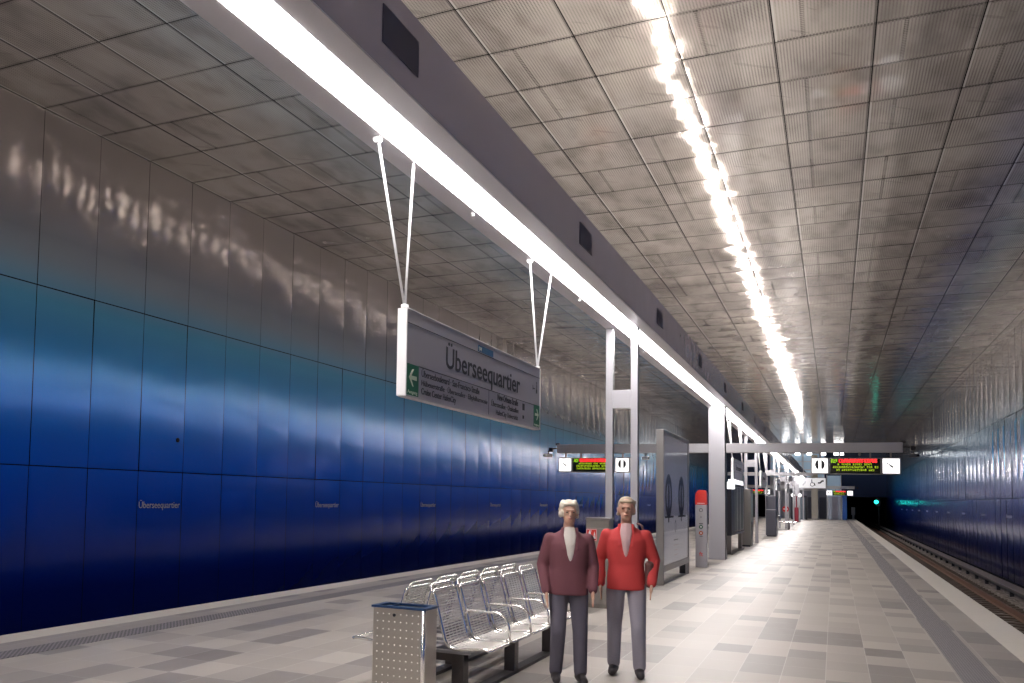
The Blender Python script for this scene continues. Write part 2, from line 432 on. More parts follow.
# ------------------------------------------------------------------ light channel
t = thing('light_channel', 'long grey metal light channel with white tubes running down the middle of the hall', 'light fixture')
def channel(b):
    x0, x1, z0, z1 = BX0, BX1, BZ0, BZ1; T = .012
    box(b, (x0, Y0 + .1, z0), (x0 + .20, PEND - 12, z0 + T)); box(b, (x1 - .20, Y0 + .1, z0), (x1, PEND - 12, z0 + T))
    box(b, (x0, Y0 + .1, z0 + T), (x0 + T, PEND - 12, z1)); box(b, (x1 - T, Y0 + .1, z0 + T), (x1, PEND - 12, z1))
    box(b, (x0 + T, Y0 + .1, z1 - T), (x1 - T, PEND - 12, z1)); box(b, (x0 + .19, Y0 + .1, z0 + .05), (x1 - .19, PEND - 12, z0 + .06))
CHAN = pm('light_channel_metal', (.58, .53, .62), .2, .45, .04, scale=3)
hs = part('housing', channel, [CHAN, pm('flange_lit_paint', (.62, .60, .64), .35, .1)], t)  # tube glow on the flanges put into their lighter colour
for p in hs.data.polygons:
    if p.center.z < BZ0 + .013 and max(v for v in (hs.data.vertices[i].co.z for i in p.vertices)) < BZ0 + .013: p.material_index = 1
TUBE = pm('white_light_tube', (1, 1, 1), .5, emit=(1.0, .955, .935), es=DOWN)
SEG = 2.58; y = 4.69 - SEG * 8
bm = bmesh.new(); rbox(bm, (-3.05, .012, 0), (-2.775, SEG - .012, .04), .006); d0 = obj('light_tube', bm, TUBE, t); d0.location = (0, y, BZ0 - .004)
for k in range(1, 47):
    c = d0.copy(); COL.objects.link(c); c.location = (0, y + SEG * k, BZ0 - .004)
UPM = pm('warm_uplight_lens', (1, 1, 1), .5, emit=(1.0, .89, .79), es=UPL)
bm = bmesh.new(); rbox(bm, (-2.945, 0, 0), (-2.885, .30, .03), .004); u0 = obj('uplight_lamp', bm, UPM, t); u0.location = (0, -12.3, BZ1 + .06)
bm = bmesh.new(); box(bm, (-3.0, -.04, -.06), (-2.83, .38, 0)); uh = obj('lamp_body', bm, GREYD, u0)
for k in range(1, 92):
    c = u0.copy(); COL.objects.link(c); c.location = (0, -12.3 + 1.29 * k, BZ1 + .06)
    d = uh.copy(); COL.objects.link(d); d.parent = c
VENT = pm('vent_panel', (.085, .08, .12), .7)
bm = bmesh.new(); box(bm, (BX1 - .002, 0, 4.535), (BX1 + .008, .56, 4.79)); v0 = obj('vent', bm, VENT, t); v0.location = (0, 5.05 - 5.1 * 3, 0)
for k in range(1, 25):
    c = v0.copy(); COL.objects.link(c); c.location = (0, 5.05 - 5.1 * (3 - k), 0)
def hooks(b):
    for yy in (3.6, 8.08, 12.2, 16.9, 21.6, 31.0, 35.5): cyl(b, (-3.10, yy, BZ0 - .015), (0, 0, 1), .018, .03, 10)
part('fixing_knob', hooks, WHITEP, t)['kind'] = 'stuff'

# ------------------------------------------------------------------ frames and pillars that carry the channel
PXL, PXR = -3.245, -2.745
def ladder_parts(t):
    for a in (PXL, PXR - .11): part('post', lambda b: rbox(b, (a, -.055, 0), (a + .11, .055, BZ0 - .002), .006), FRAMEM, t)
    for a in (PXL + .11, PXR): part('shade_strip', lambda b: box(b, (a - .002, -.045, .02), (a + .004, .045, BZ0 - .01)), DARK, t)  # shaded side of each post put in as a thin dark strip
    part('crosspiece', lambda b: rbox(b, (PXL + .11, -.05, 3.055), (PXR - .11, .05, 3.35), .004), FRAMEM, t)
    for a in (PXL, PXR - .11): part('foot_plate', lambda b: rbox(b, (a - .03, -.085, 0), (a + .14, .085, .012), .003), GREYD, t)
FRAMEM = pm('pale_frame_paint', (.41, .40, .43), .38, .25, .04, scale=6)
names = {14.55: 'pale grey ladder-shaped support frame nearest the camera, behind the seats', 39.6: 'pale ladder-shaped support frame just past the glazed information case',
         52.1: 'pale ladder-shaped support frame carrying the short signal arm', 64.6: 'pale ladder-shaped support frame beside the far white bench',
         77.2: 'pale ladder-shaped support frame in front of the far second gantry', 102.0: 'small pale ladder-shaped support frame by the far dark doorway'}
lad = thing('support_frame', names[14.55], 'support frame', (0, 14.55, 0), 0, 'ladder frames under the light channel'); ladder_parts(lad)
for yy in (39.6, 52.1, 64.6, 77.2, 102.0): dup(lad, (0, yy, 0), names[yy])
pil = thing('support_pillar', 'broad pale grey metal pillar between the poster case and the information case', 'pillar', (0, 27.3, 0), 0, 'solid pillars under the light channel')
part('shaft', lambda b: rbox(b, (-3.165, -.2, 0), (-2.733, .2, BZ0 - .05), .008), FRAMEM, pil)
part('cap_plate', lambda b: rbox(b, (-3.2, -.23, BZ0 - .05), (-2.70, .23, BZ0 - .002), .006), GREYP, pil)
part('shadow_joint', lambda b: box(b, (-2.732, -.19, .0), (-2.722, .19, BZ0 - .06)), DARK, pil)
dup(pil, (0, 89.9, 0), 'narrow looking far pale pillar that carries the second display gantry')

# ------------------------------------------------------------------ gantries with displays
def clock(name, x0, x1, Y, label, cat='clock', face=True, z0=2.42, z1=2.87):
    t = thing(name, label, cat, ((x0 + x1) / 2, Y, z0)); w_ = (x1 - x0) / 2; h = z1 - z0
    part('case', lambda b: rbox(b, (-w_, -.09, 0), (w_, .09, h), .035, 3), GREYD, t)
    part('lit_face', lambda b: rbox(b, (-w_ + .03, -.102, .03), (w_ - .03, -.088, h - .03), .006, 2), LITW, t)
    part('hanger', lambda b: box(b, (-.02, -.02, h), (.02, .02, 3.02 - z0)), GREYD, t)
    return t
def clock_hands(t, h):
    def hands(b):
        for ang, L, wd in ((-52, .125, .012), (-40, -.0, .01), (128, .06, .02)):
            a = math.radians(ang); d = Vector((math.sin(a), 0, math.cos(a))); n = Vector((d.z, 0, -d.x)) * wd
            if L <= 0: continue
            c = Vector((0, -.108, h / 2)); prism(b, [c - d * .02 + n, c + d * L + n, c + d * L - n, c - d * .02 - n], (0, .004, 0))
        for k in range(12):
            a = k * PI / 6; p = Vector((math.sin(a) * .155, -.106, h / 2 + math.cos(a) * .155)); s = .008
            prism(b, [p + Vector((-s, 0, -s)), p + Vector((s, 0, -s)), p + Vector((s, 0, s)), p + Vector((-s, 0, s))], (0, .003, 0))
    part('hands', hands, INK, t)
def ovals(t, h):
    def f(b):
        for sg in (-1, 1):
            pts = [(sg * .035, -.108, h / 2 - .09)] + [(sg * (.028 + .088 * math.cos(a)), -.108, h / 2 + .03 + .125 * math.sin(a)) for a in [(-PI / 2 + PI * k / 12) for k in range(13)]] + [(sg * .035, -.108, h / 2 + .14)]
            prism(b, pts, (0, .004, 0))
        cyl(b, (-.09, -.107, .085), (0, 1, 0), .012, .006, 8); cyl(b, (-.03, -.107, .075), (0, 1, 0), .009, .006, 8)
    part('pictogram', f, INK, t)
def display(x0, x1, Y, label, seed, z0=2.42, z1=2.86, rows=True):
    t = thing('departure_display', label, 'display', ((x0 + x1) / 2, Y, z0)); w_ = (x1 - x0) / 2; h = z1 - z0
    part('case', lambda b: rbox(b, (-w_, -.09, 0), (w_, .09, h), .012, 2), GREYD, t)
    part('screen', lambda b: box(b, (-w_ + .02, -.096, .02), (w_ - .02, -.088, h - .02)), SCREEN, t)
    rs = random.Random(seed)
    def glyph(b, x, z, wd, ht):                        # a small cluster of lit diodes
        for c in range(3):
            for r_ in range(5):
                if rs.random() < .72:
                    a = x + wd * c / 3; d = z + ht * r_ / 5
                    box(b, (a, -.099, d), (a + wd / 3 * .92, -.095, d + ht / 5 * .92))
    part('line_badge', lambda b: [glyph(b, -w_ + .04 + .05 * k, h - .135, .05, .10) for k in range(3)], LEDB, t)
    def red(b):
        x = -w_ + .23
        while x < w_ - .11: box(b, (x, -.099, h - .12), (x + .014, -.095, h - .035)); glyph(b, x + .014, h - .13, .042, .105); x += .060
    part('red_message_line', red, LEDR, t)
    for k, z in enumerate((h - .20, h - .275, h - .35)):
        def line(b):
            x = -w_ + (.2, .08, .12)[k]
            while x < w_ - (.25, .06, .2)[k]:
                if rs.random() < .88: glyph(b, x, z, .036, .055)
                x += .045
        part('message_line', line, LEDG, t)
    part('hanger', lambda b: [box(b, (a - .02, -.02, h), (a + .02, .02, 3.02 - z0)) for a in (-w_ * .6, w_ * .6)], GREYD, t)
    return t
def gantry(Y, label):
    t = thing('display_gantry', label, 'gantry', (0, Y, 0))
    for a, b_ in ((-7.57, -3.17), (-2.715, 1.62)): part('crossbeam', lambda b: rbox(b, (a, -.11, 3.005), (b_, .11, 3.265), .008), GREYP if Y > 50 else GANTM, t)
    for s, xe in ((-1, -7.57), (1, 1.62)):
        part('camera_arm', lambda b: (tube(b, [(xe - s * .03, 0, 3.29), (xe - s * .03, 0, 3.16), (xe + s * .25, 0, 3.13), (xe + s * .28, 0, 3.13)], .02, 8),
                                      box(b, (xe - .06, -.05, 3.24), (xe + .06, .05, 3.31)), box(b, (xe + s * .22 - .05, -.05, 3.05), (xe + s * .22 + .07, .05, 3.17))), DARK, t)
    return t
GANTM = pm('gantry_paint', (.36, .35, .37), .40, .35, .05, scale=5)
def camera(loc, rz, label, m1):
    t = thing('surveillance_camera', label, 'camera', loc, rz)
    part('mount', lambda b: tube(b, [(0, 0, .14), (0, 0, .03)], .018, 8), DARK, t)
    part('housing', lambda b: rbox(b, (-.05, -.16, -.05), (.05, .12, .04), .02, 3), m1, t)
    part('lens', lambda b: cyl(b, (0, -.165, -.01), (0, 1, 0), .03, .02, 16), BLACK, t)
GY = 27.3
gantry(GY, 'long grey crossbeam gantry at the broad pillar, spanning both platform sides')
display(-.105, 1.115, GY, 'red and green lit departure display hanging right of the broad pillar', 3)
display(-7.095, -5.86, GY, 'red and green lit departure display seen left of the support frame', 5)
c = clock('platform_clock', 1.12, 1.57, GY, 'square white lit clock at the right end of the near gantry'); clock_hands(c, .45)
c = clock('platform_clock', -7.53, -7.10, GY, 'square white lit clock at the left end of the near gantry'); clock_hands(c, .45)
c = clock('pictogram_box', -.555, -.11, GY, 'white lit box with two dark half-ovals, right of the broad pillar', 'sign'); ovals(c, .45)
c = clock('pictogram_box', -5.82, -5.38, GY, 'white lit box with two dark half-ovals, seen between the near frame posts', 'sign'); ovals(c, .45)
camera((-7.86, GY, 2.94), -.7, 'small pale camera under the left tip of the near gantry', WHITEP)
camera((1.86, GY, 2.93), .6, 'small dark camera under the right tip of the near gantry', DARK)
camera((-4.95, GY, 2.86), .7, 'small pale camera hanging from the near gantry beside the poster case', WHITEP)
t = thing('round_bell', 'tiny grey sensor under the right arm of the near gantry', 'sensor', (.62, GY - .0, 2.96)); part('dome', lambda b: ell(b, (0, 0, 0), (.035, .035, .045)), GREYD, t)
GY2 = 89.9
gantry(GY2, 'distant second crossbeam gantry at the far pillar')
display(-.1, 1.0, GY2, 'small distant lit departure display right of the centre line', 8)
display(-6.9, -5.7, GY2, 'small distant lit departure display seen left of the near pillar frames', 9)
c = clock('platform_clock', 1.02, 1.5, GY2, 'tiny distant lit clock right of the far display'); clock_hands(c, .45)
c = clock('platform_clock', -7.4, -6.95, GY2, 'tiny distant lit clock at the left end of the far gantry'); clock_hands(c, .45)
c = clock('pictogram_box', -.62, -.14, GY2, 'tiny distant lit pictogram box left of the far display', 'sign'); ovals(c, .45)
c = clock('pictogram_box', -5.65, -5.2, GY2, 'tiny distant lit pictogram box over the left platform side', 'sign'); ovals(c, .45)
t = thing('signal_arm', 'short pale crossarm on the third ladder frame', 'arm', (0, 52.1, 0))
part('bar', lambda b: (rbox(b, (-5.1, -.22, 3.06), (-.95, -.06, 3.24), .005)), GREYP, t)

# ------------------------------------------------------------------ hanging station signs
def hanging_sign(Y, label, full):
    t = thing('station_sign', label, 'sign', (0, Y, 0), 0, 'hanging station name signs'); L = 3.57; z0, z1 = 2.375, 3.045; X = -2.93
    part('board', lambda b: rbox(b, (X - .07, .02, z0), (X, L - .02, z1), .004), SIGNF, t)
    for a, b_ in ((0, .02), (L - .02, L)): part('end_cap', lambda b: rbox(b, (X - .076, a, z0 - .006), (X + .004, b_, z1 + .006), .003), CAPM, t)
    part('top_rail', lambda b: rbox(b, (X - .074, .02, z1 - .002), (X + .003, L - .02, z1 + .012), .003), GREYP, t)
    part('bottom_rail', lambda b: rbox(b, (X - .074, .02, z0 - .012), (X + .003, L - .02, z0 + .002), .003), GREYP, t)
    for hy in (.02, L - .02):
        part('hanger', lambda b: (tube(b, [(X - .035, hy + .02, z1 + .01), (-3.10, hy - .24 if hy < 1 else hy + .13, BZ0)], .011, 8),
                                  tube(b, [(X - .035, hy + .02, z1 + .01), (-3.075, hy + .37 if hy < 1 else hy + .92, BZ0)], .011, 8),
                                  cyl(b, (X - .035, hy + .02, z1 + .02), (0, 0, 1), .03, .035, 12),
                                  cyl(b, (-3.10, hy - .24 if hy < 1 else hy + .13, BZ0 - .02), (0, 1, 0), .03, .05, 12)), WHITEP, t)
    def lines(b):
        for (a, za, bb_, zb) in ((.02, 2.942, L - .02, 2.942), (.25, 2.624, L - .24, 2.630)): box(b, (X, a, za - .003), (X + .0015, bb_, za + .003))
        box(b, (X, 1.88, 2.39), (X + .0015, 1.886, 2.62))
    part('ruled_line', lines, INK, t)
    if full:
        text('station_name', 'Überseequartier', INK, t, (X + .001, .79, 2.695), '+x', width=2.03, height=.285, bold=.008)
        part('exit_panel', lambda b: box(b, (X, .02, 2.38), (X + .002, .245, 2.625)), GREEN, t)
        part('exit_panel', lambda b: box(b, (X, L - .24, 2.39), (X + .002, L - .02, 2.63)), GREEN, t)
        def arrow(b, cy, cz, s, d):
            P = [(-1, 0), (-.1, .9), (.18, .9), (-.42, .22), (.95, .22), (.95, -.22), (-.42, -.22), (.18, -.9), (-.1, -.9)]
            # built from three convex pieces
            for q in ([P[0], P[1], P[2], (-.55, 0)], [P[0], (-.55, 0), P[7], P[8]], [(-.6, .2), P[4], P[5], (-.6, -.2)]):
                prism(b, [(X + .0015, cy + d * p[0] * s, cz + p[1] * s) for p in q], (.0025, 0, 0))
        part('arrow', lambda b: arrow(b, .135, 2.52, .075, 1), PALE, t)
        part('arrow', lambda b: arrow(b, L - .13, 2.525, .068, -1), PALE, t)
        text('exit_lettering', 'Ausgang', PALE, t, (X + .0015, .04, 2.395), '+x', width=.18, height=.035)
        text('exit_lettering', 'Ausgang', PALE, t, (X + .0015, L - .22, 2.402), '+x', width=.17, height=.032)
        for s, a, z, w_ in (('Überseeboulevard · San-Francisco-Straße', .30, 2.552, 1.32), ('Hübenerstraße · Überseeallee · Elbphilharmonie', .30, 2.482, 1.54), ('Cruise Center HafenCity', .30, 2.412, .74)):
            text('street_lettering', s, INK, t, (X + .001, a, z), '+x', width=w_, height=.068, bold=.004)
        for s, a, z, w_ in (('New-Orleans-Straße', 2.13, 2.556, .64), ('Überseeallee · Osakaallee', 1.95, 2.482, .84), ('HafenCity Universität', 2.09, 2.408, .68)):
            text('street_lettering', s, INK, t, (X + .001, a, z), '+x', width=w_, height=.064, bold=.004)
        part('badge', lambda b: box(b, (X, 1.575, 2.952), (X + .003, 1.99, 3.012)), BLUEB, t)
        text('badge_lettering', 'U4', PALE, t, (X + .003, 1.59, 2.962), '+x', width=.07, height=.036)
        def icons(b):
            box(b, (X, 2.93, 2.53), (X + .002, 3.0, 2.60)); box(b, (X, 2.935, 2.44), (X + .002, 2.985, 2.475))
            box(b, (X, 3.42, 2.80), (X + .002, 3.435, 2.86)); box(b, (X, 3.41, 2.76), (X + .002, 3.45, 2.80)); cyl(b, (X + .001, 3.428, 2.877), (1, 0, 0), .012, .002, 10)
            box(b, (X, 3.30, 2.80), (X + .002, 3.37, 2.81)); box(b, (X, 3.29, 2.79), (X + .002, 3.30, 2.84))
        part('pictogram', icons, INK, t)
    else:
        text('station_name', 'Überseequartier', INK, t, (X + .001, .79, 2.695), '+x', width=2.03, height=.285, bold=.008)
        part('exit_panel', lambda b: (box(b, (X, .02, 2.38), (X + .002, .245, 2.625)), box(b, (X, L - .24, 2.39), (X + .002, L - .02, 2.63))), GREEN, t)
    return t
CAPM = pm('white_end_cap', (.86, .85, .86), .4)
hanging_sign(6.25, 'long hanging Überseequartier sign with green exit arrows, nearest to the camera', True)
far_sign = hanging_sign(31.7, 'dark-looking hanging sign above the glazed information case', False)
for yy, lb in ((44.3, 'hanging sign between the second and third ladder frames'), (56.8, 'hanging sign just past the short crossarm'), (69.4, 'hanging sign in front of the fifth ladder frame')):
    dup(far_sign, (0, yy, 0), lb)

# ------------------------------------------------------------------ lettering on the walls
WTXT = pm('steel_lettering', (.30, .29, .30), .4, .2)
for k in range(14):
    text('station_name_lettering', 'Überseequartier', WTXT, wl, (WL + .036, 13.07 + 6.45 * k, 1.265), '+x', width=1.18, height=.19, depth=.002)
for k in range(1, 14):
    text('station_name_lettering', 'Überseequartier', WTXT, wr, (WR - .036, 14.25 + 6.45 * k, 1.265), '-x', width=1.18, height=.19, depth=.002)
part('round_cover', lambda b: cyl(b, (WL + .032, 14.14, 2.60), (1, 0, 0), .045, .02, 20), BLACK, wl)

# ------------------------------------------------------------------ poster case
t = thing('poster_case', 'large free-standing glazed poster case in front of the broad pillar', 'poster case', (-2.98, 17.95, 0))
PL = 3.42
part('post', lambda b: rbox(b, (-.07, 0, 0), (.07, .08, 2.98), .006), BRONZE, t)
part('post', lambda b: rbox(b, (-.07, PL - .1, 0), (.07, PL, 2.98), .006), BRONZE, t)
part('top_bar', lambda b: rbox(b, (-.07, .08, 2.90), (.07, PL - .1, 2.98), .005), BRONZE, t)
part('lower_bar', lambda b: rbox(b, (-.07, .08, .24), (.07, PL - .1, .37), .005), BRONZE, t)
part('floor_bar', lambda b: rbox(b, (-.05, .08, 0), (.05, PL - .1, .035), .005), BRONZE, t)
part('foot', lambda b: box(b, (-.062, PL - .55, .035), (.062, PL - .1, .24)), DARK, t)
def poster_mat():
    m, nt, b = new_mat('poster_print'); x, y, z = pos(nt)
    pc = ramp(nt, (z - .38) / 2.52, [(0, (.46, .45, .48)), (.36, (.40, .39, .43)), (.375, (.19, .19, .24)), (.55, (.24, .24, .30)), (1, (.22, .21, .26))])
    nt.links.new(pc, b.inputs['Base Color']); nt.links.new(pc, b.inputs['Emission Color']); b.inputs['Emission Strength'].default_value = .28  # faint glow added to brighten the print; the case holds no lamp
    b.inputs['Roughness'].default_value = .5; b.inputs['Specular IOR Level'].default_value = .2
    return m
ps = part('poster', lambda b: box(b, (-.05, .08, .37), (.05, PL - .1, 2.90)), poster_mat(), t)
def ring(b, cy, cz, ry, rz, th, X=.0508):
    N = 28
    o = [(X, cy + ry * math.cos(2 * PI * k / N), cz + rz * math.sin(2 * PI * k / N)) for k in range(N)]
    i = [(X, cy + (ry - th) * math.cos(2 * PI * k / N), cz + (rz - th) * math.sin(2 * PI * k / N)) for k in range(N)]
    vo = [b.verts.new(p) for p in o]; vi = [b.verts.new(p) for p in i]
    for k in range(N): b.faces.new((vo[k], vo[(k + 1) % N], vi[(k + 1) % N], vi[k]))
def ovp(b):
    for cy in (.72, 2.38):
        ring(b, cy, 1.70, .42, .44, .17); ring(b, cy, 1.66, .13, .34, .125)
        box(b, (.0502, cy - .06, 1.18), (.0512, cy + .06, 1.32)); box(b, (.0502, cy - .45, 1.27), (.0512, cy + .62, 1.31))
part('printed_shapes', ovp, pm('poster_dark_print', (.02, .022, .035), .6), ps)
def shield(b):
    ring(b, 1.58, .97 + .12, .10, .13, .035); box(b, (.0502, 1.35, .80), (.0512, 1.95, .825))
part('emblem', shield, pm('poster_dark_ink', (.03, .03, .06), .4), ps)
def sq(b):
    for a in (1.42, 1.62, 1.82):
        for c in (.50, .60, .70): box(b, (.0502, a, c), (.0512, a + .12, c + .012))
part('small_print', sq, pm('poster_red_ink', (.42, .22, .2), .5), ps)
def pane_mat():
    m, nt, b = new_mat('clear_case_pane'); g = nt.nodes.new('ShaderNodeBsdfGlossy'); g.inputs['Roughness'].default_value = .03
    tr = nt.nodes.new('ShaderNodeBsdfTransparent'); lw = nt.nodes.new('ShaderNodeLayerWeight'); lw.inputs['Blend'].default_value = .5
    mx_ = nt.nodes.new('ShaderNodeMixShader'); nt.links.new((E.m('POWER', E(lw.outputs['Facing']), 6.0) * .35 + .02).s, mx_.inputs[0]); nt.links.new(tr.outputs[0], mx_.inputs[1]); nt.links.new(g.outputs[0], mx_.inputs[2])
    nt.links.new(mx_.outputs[0], nt.nodes['Material Output'].inputs['Surface']); nt.nodes.remove(b); return m
part('glass', lambda b: box(b, (.058, .08, .37), (.062, PL - .1, 2.90)), pane_mat(), t)

# ------------------------------------------------------------------ info column
t = thing('information_column', 'slim grey help point column with a red head, left of the broad pillar', 'help point', (-2.925, 23.6, 0))
part('body', lambda b: rbox(b, (-.135, -.09, .0), (.135, .09, 1.53), .012), pm('column_grey', (.40, .39, .42), .4, .3, .04), t)
def head(b):
    pts = [(-.135, 1.53), (.135, 1.53), (.135, 1.80), (.10, 1.89), (-.06, 1.90), (-.135, 1.80)]
    prism(b, [(p[0], -.1, p[1]) for p in pts], (0, .2, 0)); bmesh.ops.bevel(b, geom=b.edges[:], offset=.015, segments=2, affect='EDGES')
hd = part('head', head, RED, t)
text('head_lettering', 'Information', WHITEP, hd, (-.09, -.102, 1.555), '-y', width=.18, height=.03)
def torus_y(b, cx_, cz, R, r): tube(b, [(cx_ + R * math.cos(a), -.094, cz + R * math.sin(a)) for a in [2 * PI * k / 24 for k in range(24)]], r, 6, True)
part('speaker_ring', lambda b: torus_y(b, 0, 1.40, .04, .006), DARK, t)
part('camera_eye', lambda b: cyl(b, (0, -.093, 1.23), (0, 1, 0), .02, .01, 16), GREYD, t)
bt = part('button', lambda b: cyl(b, (0, -.095, .99), (0, 1, 0), .047, .02, 24), pm('green_button', (.02, .10, .06), .4), t)
part('button_centre', lambda b: cyl(b, (0, -.108, .99), (0, 1, 0), .018, .006, 12), WHITEP, bt)
bt = part('button', lambda b: cyl(b, (0, -.095, .84), (0, 1, 0), .047, .02, 24), pm('red_button', (.45, .09, .02), .4), t)
part('button_centre', lambda b: cyl(b, (0, -.108, .84), (0, 1, 0), .018, .006, 12), WHITEP, bt)
part('caption', lambda b: (box(b, (-.045, -.092, 1.055), (.045, -.089, 1.075)), box(b, (-.035, -.092, .755), (.035, -.089, .77))), DARK, t)
text('symbol', 'ft', RED, t, (-.045, -.091, .28), '-y', width=.09, height=.10)
part('base', lambda b: box(b, (-.125, -.08, .0), (.125, .08, .03)), DARK, t)

# ------------------------------------------------------------------ litter bin
t = thing('litter_bin', 'square stainless steel litter bin at the near end of the seats', 'litter bin', (-2.87, 6.2, 0))
bw, bd, bh = .208, .115, .78
part('body', lambda b: (box(b, (-bw, -bd, .03), (bw, -bd + .012, bh - .012)), box(b, (-bw, bd - .012, .03), (bw, bd, bh - .012)), box(b, (-bw, -bd + .012, .03), (-bw + .012, bd - .012, bh - .012)),
                        box(b, (bw - .012, -bd + .012, .03), (bw, bd - .012, bh - .012)), box(b, (-bw + .012, -bd + .012, .03), (bw - .012, bd - .012, .06))), pm('bin_steel', (.52, .48, .43), .33, .85, .12, scale=30), t)
part('corner_post', lambda b: tube(b, [(bw - .012, -bd + .004, .02), (bw - .012, -bd + .004, bh - .012)], .017, 12), BRIGHT, t)
def studs(b):
    for i in range(8):
        for j in range(13):
            if j == 0 and i in (3,): continue
            M = Matrix.Translation((-bw + .035 + i * .0475, -bd - .001, bh - .055 - j * .056)) @ Matrix.Diagonal((.0065, .004, .0065, 1))
            bmesh.ops.create_icosphere(b, subdivisions=1, radius=1, matrix=M)
part('studs', studs, pm('stud_steel', (.95, .93, .9), .3, .3), t)
part('lock', lambda b: cyl(b, (-bw + .175, -bd - .003, bh - .06), (0, 1, 0), .012, .012, 14), DARK, t)
BLUER = pm('blue_rim', (.03, .07, .17), .35, .5)
part('rim', lambda b: (box(b, (-bw - .012, -bd - .012, bh - .012), (bw + .012, -bd + .03, bh + .004)), box(b, (-bw - .012, bd - .03, bh - .012), (bw + .012, bd + .012, bh + .004)),
                       box(b, (-bw - .012, -bd + .03, bh - .012), (-bw + .035, bd - .03, bh + .004)), box(b, (bw - .035, -bd + .03, bh - .012), (bw + .012, bd - .03, bh + .004)),
                       box(b, (-.10, -bd + .03, bh - .012), (-.085, bd - .03, bh + .0))), BLUER, t)
part('liner', lambda b: box(b, (-bw + .02, -bd + .02, .1), (bw - .02, bd - .02, bh - .10)), pm('green_grey_liner', (.06, .075, .04), .6), t)

# ------------------------------------------------------------------ double row of steel seats
t = thing('seat_row', 'double row of steel wire mesh seats behind the litter bin', 'bench', (XC, 6.62, 0))
SP, SW = .562, .50
def seat_profile():     # side view: top of back, back, seat pan to front lip   (x outward, z)
    return [(.115, .86), (.135, .80), (.225, .47), (.26, .425), (.32, .415), (.55, .435), (.595, .425)]
def seat_meshes():
    P = seat_profile()
    fr_ = bmesh.new(); y0, y1 = 0.02, SW - .02
    loop = [(x, y0, z) for x, z in P[::-1]] + [(x, y1, z) for x, z in P]
    tube(fr_, arc_path(loop, .045, 4, True), .0125, 8, True)
    # carrying hoop above the back
    tube(fr_, arc_path([(.125, y0 + .004, .80), (.085, y0 + .01, .90), (.085, y1 - .01, .90), (.125, y1 - .004, .80)], .05, 5), .012, 8)
    ms = bmesh.new()
    L = [Vector((x, 0, z)) for x, z in P]; D = [0]
    for i in range(1, len(L)): D.append(D[-1] + (L[i] - L[i - 1]).length)
    def at(s):
        for i in range(1, len(L)):
            if s <= D[i]: return L[i - 1].lerp(L[i], (s - D[i - 1]) / (D[i] - D[i - 1]))
        return L[-1]
    n = int(D[-1] / .021)
    for k in range(1, n):
        p = at(D[-1] * k / n); q = at(min(D[-1], D[-1] * k / n + .002)); d = (q - p).normalized()
        nrm = Vector((-d.z, 0, d.x))
        a = p - d * .0055; c = p + d * .0055
        prism(ms, [(a.x, y0, a.z), (c.x, y0, c.z), (c.x + nrm.x * .003, y0, c.z + nrm.z * .003), (a.x + nrm.x * .003, y0, a.z + nrm.z * .003)], (0, y1 - y0, 0))
    for yy in [y0 + (y1 - y0) * (i + .5) / 6 for i in range(6)]:
        tube(ms, [at(D[-1] * i / 24) + Vector((0, yy, 0)) for i in range(25)], .0028, 4)
    pan = bmesh.new()
    return fr_, ms
fr_, ms = seat_meshes()
first = part('seat', lambda b: None, BRIGHT, t); bpy.data.objects.remove(first)
se = obj('seat', fr_, BRIGHT, t); mm = obj('wire_mesh', ms, STEEL, se)
seats = [se]
for side in (0, 1):
    for k in range(5):
        if side == 0 and k == 0: continue
        c = se.copy(); COL.objects.link(c); d = mm.copy(); COL.objects.link(d); d.parent = c
        if side: c.rotation_euler = (0, 0, PI); c.location = (0, k * SP + SW, 0)
        else: c.location = (0, k * SP, 0)
def arm(b):
    tube(b, arc_path([(.19, 0, .62), (.20, 0, .655), (.50, 0, .655), (.57, 0, .58), (.585, 0, .44)], .05, 5), .011, 8)
a0 = part('armrest', arm, BRIGHT, t); a0.location = (0, SW + .031, 0)
for side in (0, 1):
    for k in range(4):
        if side == 0 and k == 0: continue
        c = a0.copy(); COL.objects.link(c)
        c.location = (0, SW + .031 + k * SP, 0)
        if side: c.rotation_euler = (0, 0, PI)
part('carrier_beam', lambda b: (rbox(b, (-.05, 0, .30), (.05, 2.78, .38), .006), [rbox(b, (-.42, .05 + SP * k, .375), (.42, .09 + SP * k, .40), .004) for k in range(5)], [rbox(b, (-.42, .40 + SP * k, .375), (.42, .44 + SP * k, .40), .004) for k in range(5)]), GREYD, t)
LEGM = pm('dark_leg_metal', (.09, .08, .08), .4, .7, .1)
for yy in (.12, 1.4, 2.6):
    for xx in (.24, -.34): part('leg', lambda b: rbox(b, (xx, yy, 0), (xx + .10, yy + .12, .375), .005), LEGM, t)
    part('leg_tie', lambda b: rbox(b, (-.34, yy + .02, .30), (.34, yy + .10, .36), .004), LEGM, t)
part('shadow_bar', lambda b: (rbox(b, (.24, .10, 0), (.34, 2.72, .03), .004), rbox(b, (-.34, .10, 0), (-.24, 2.72, .03), .004)), LEGM, t)  # shadow under the seats laid on the floor as low dark bars

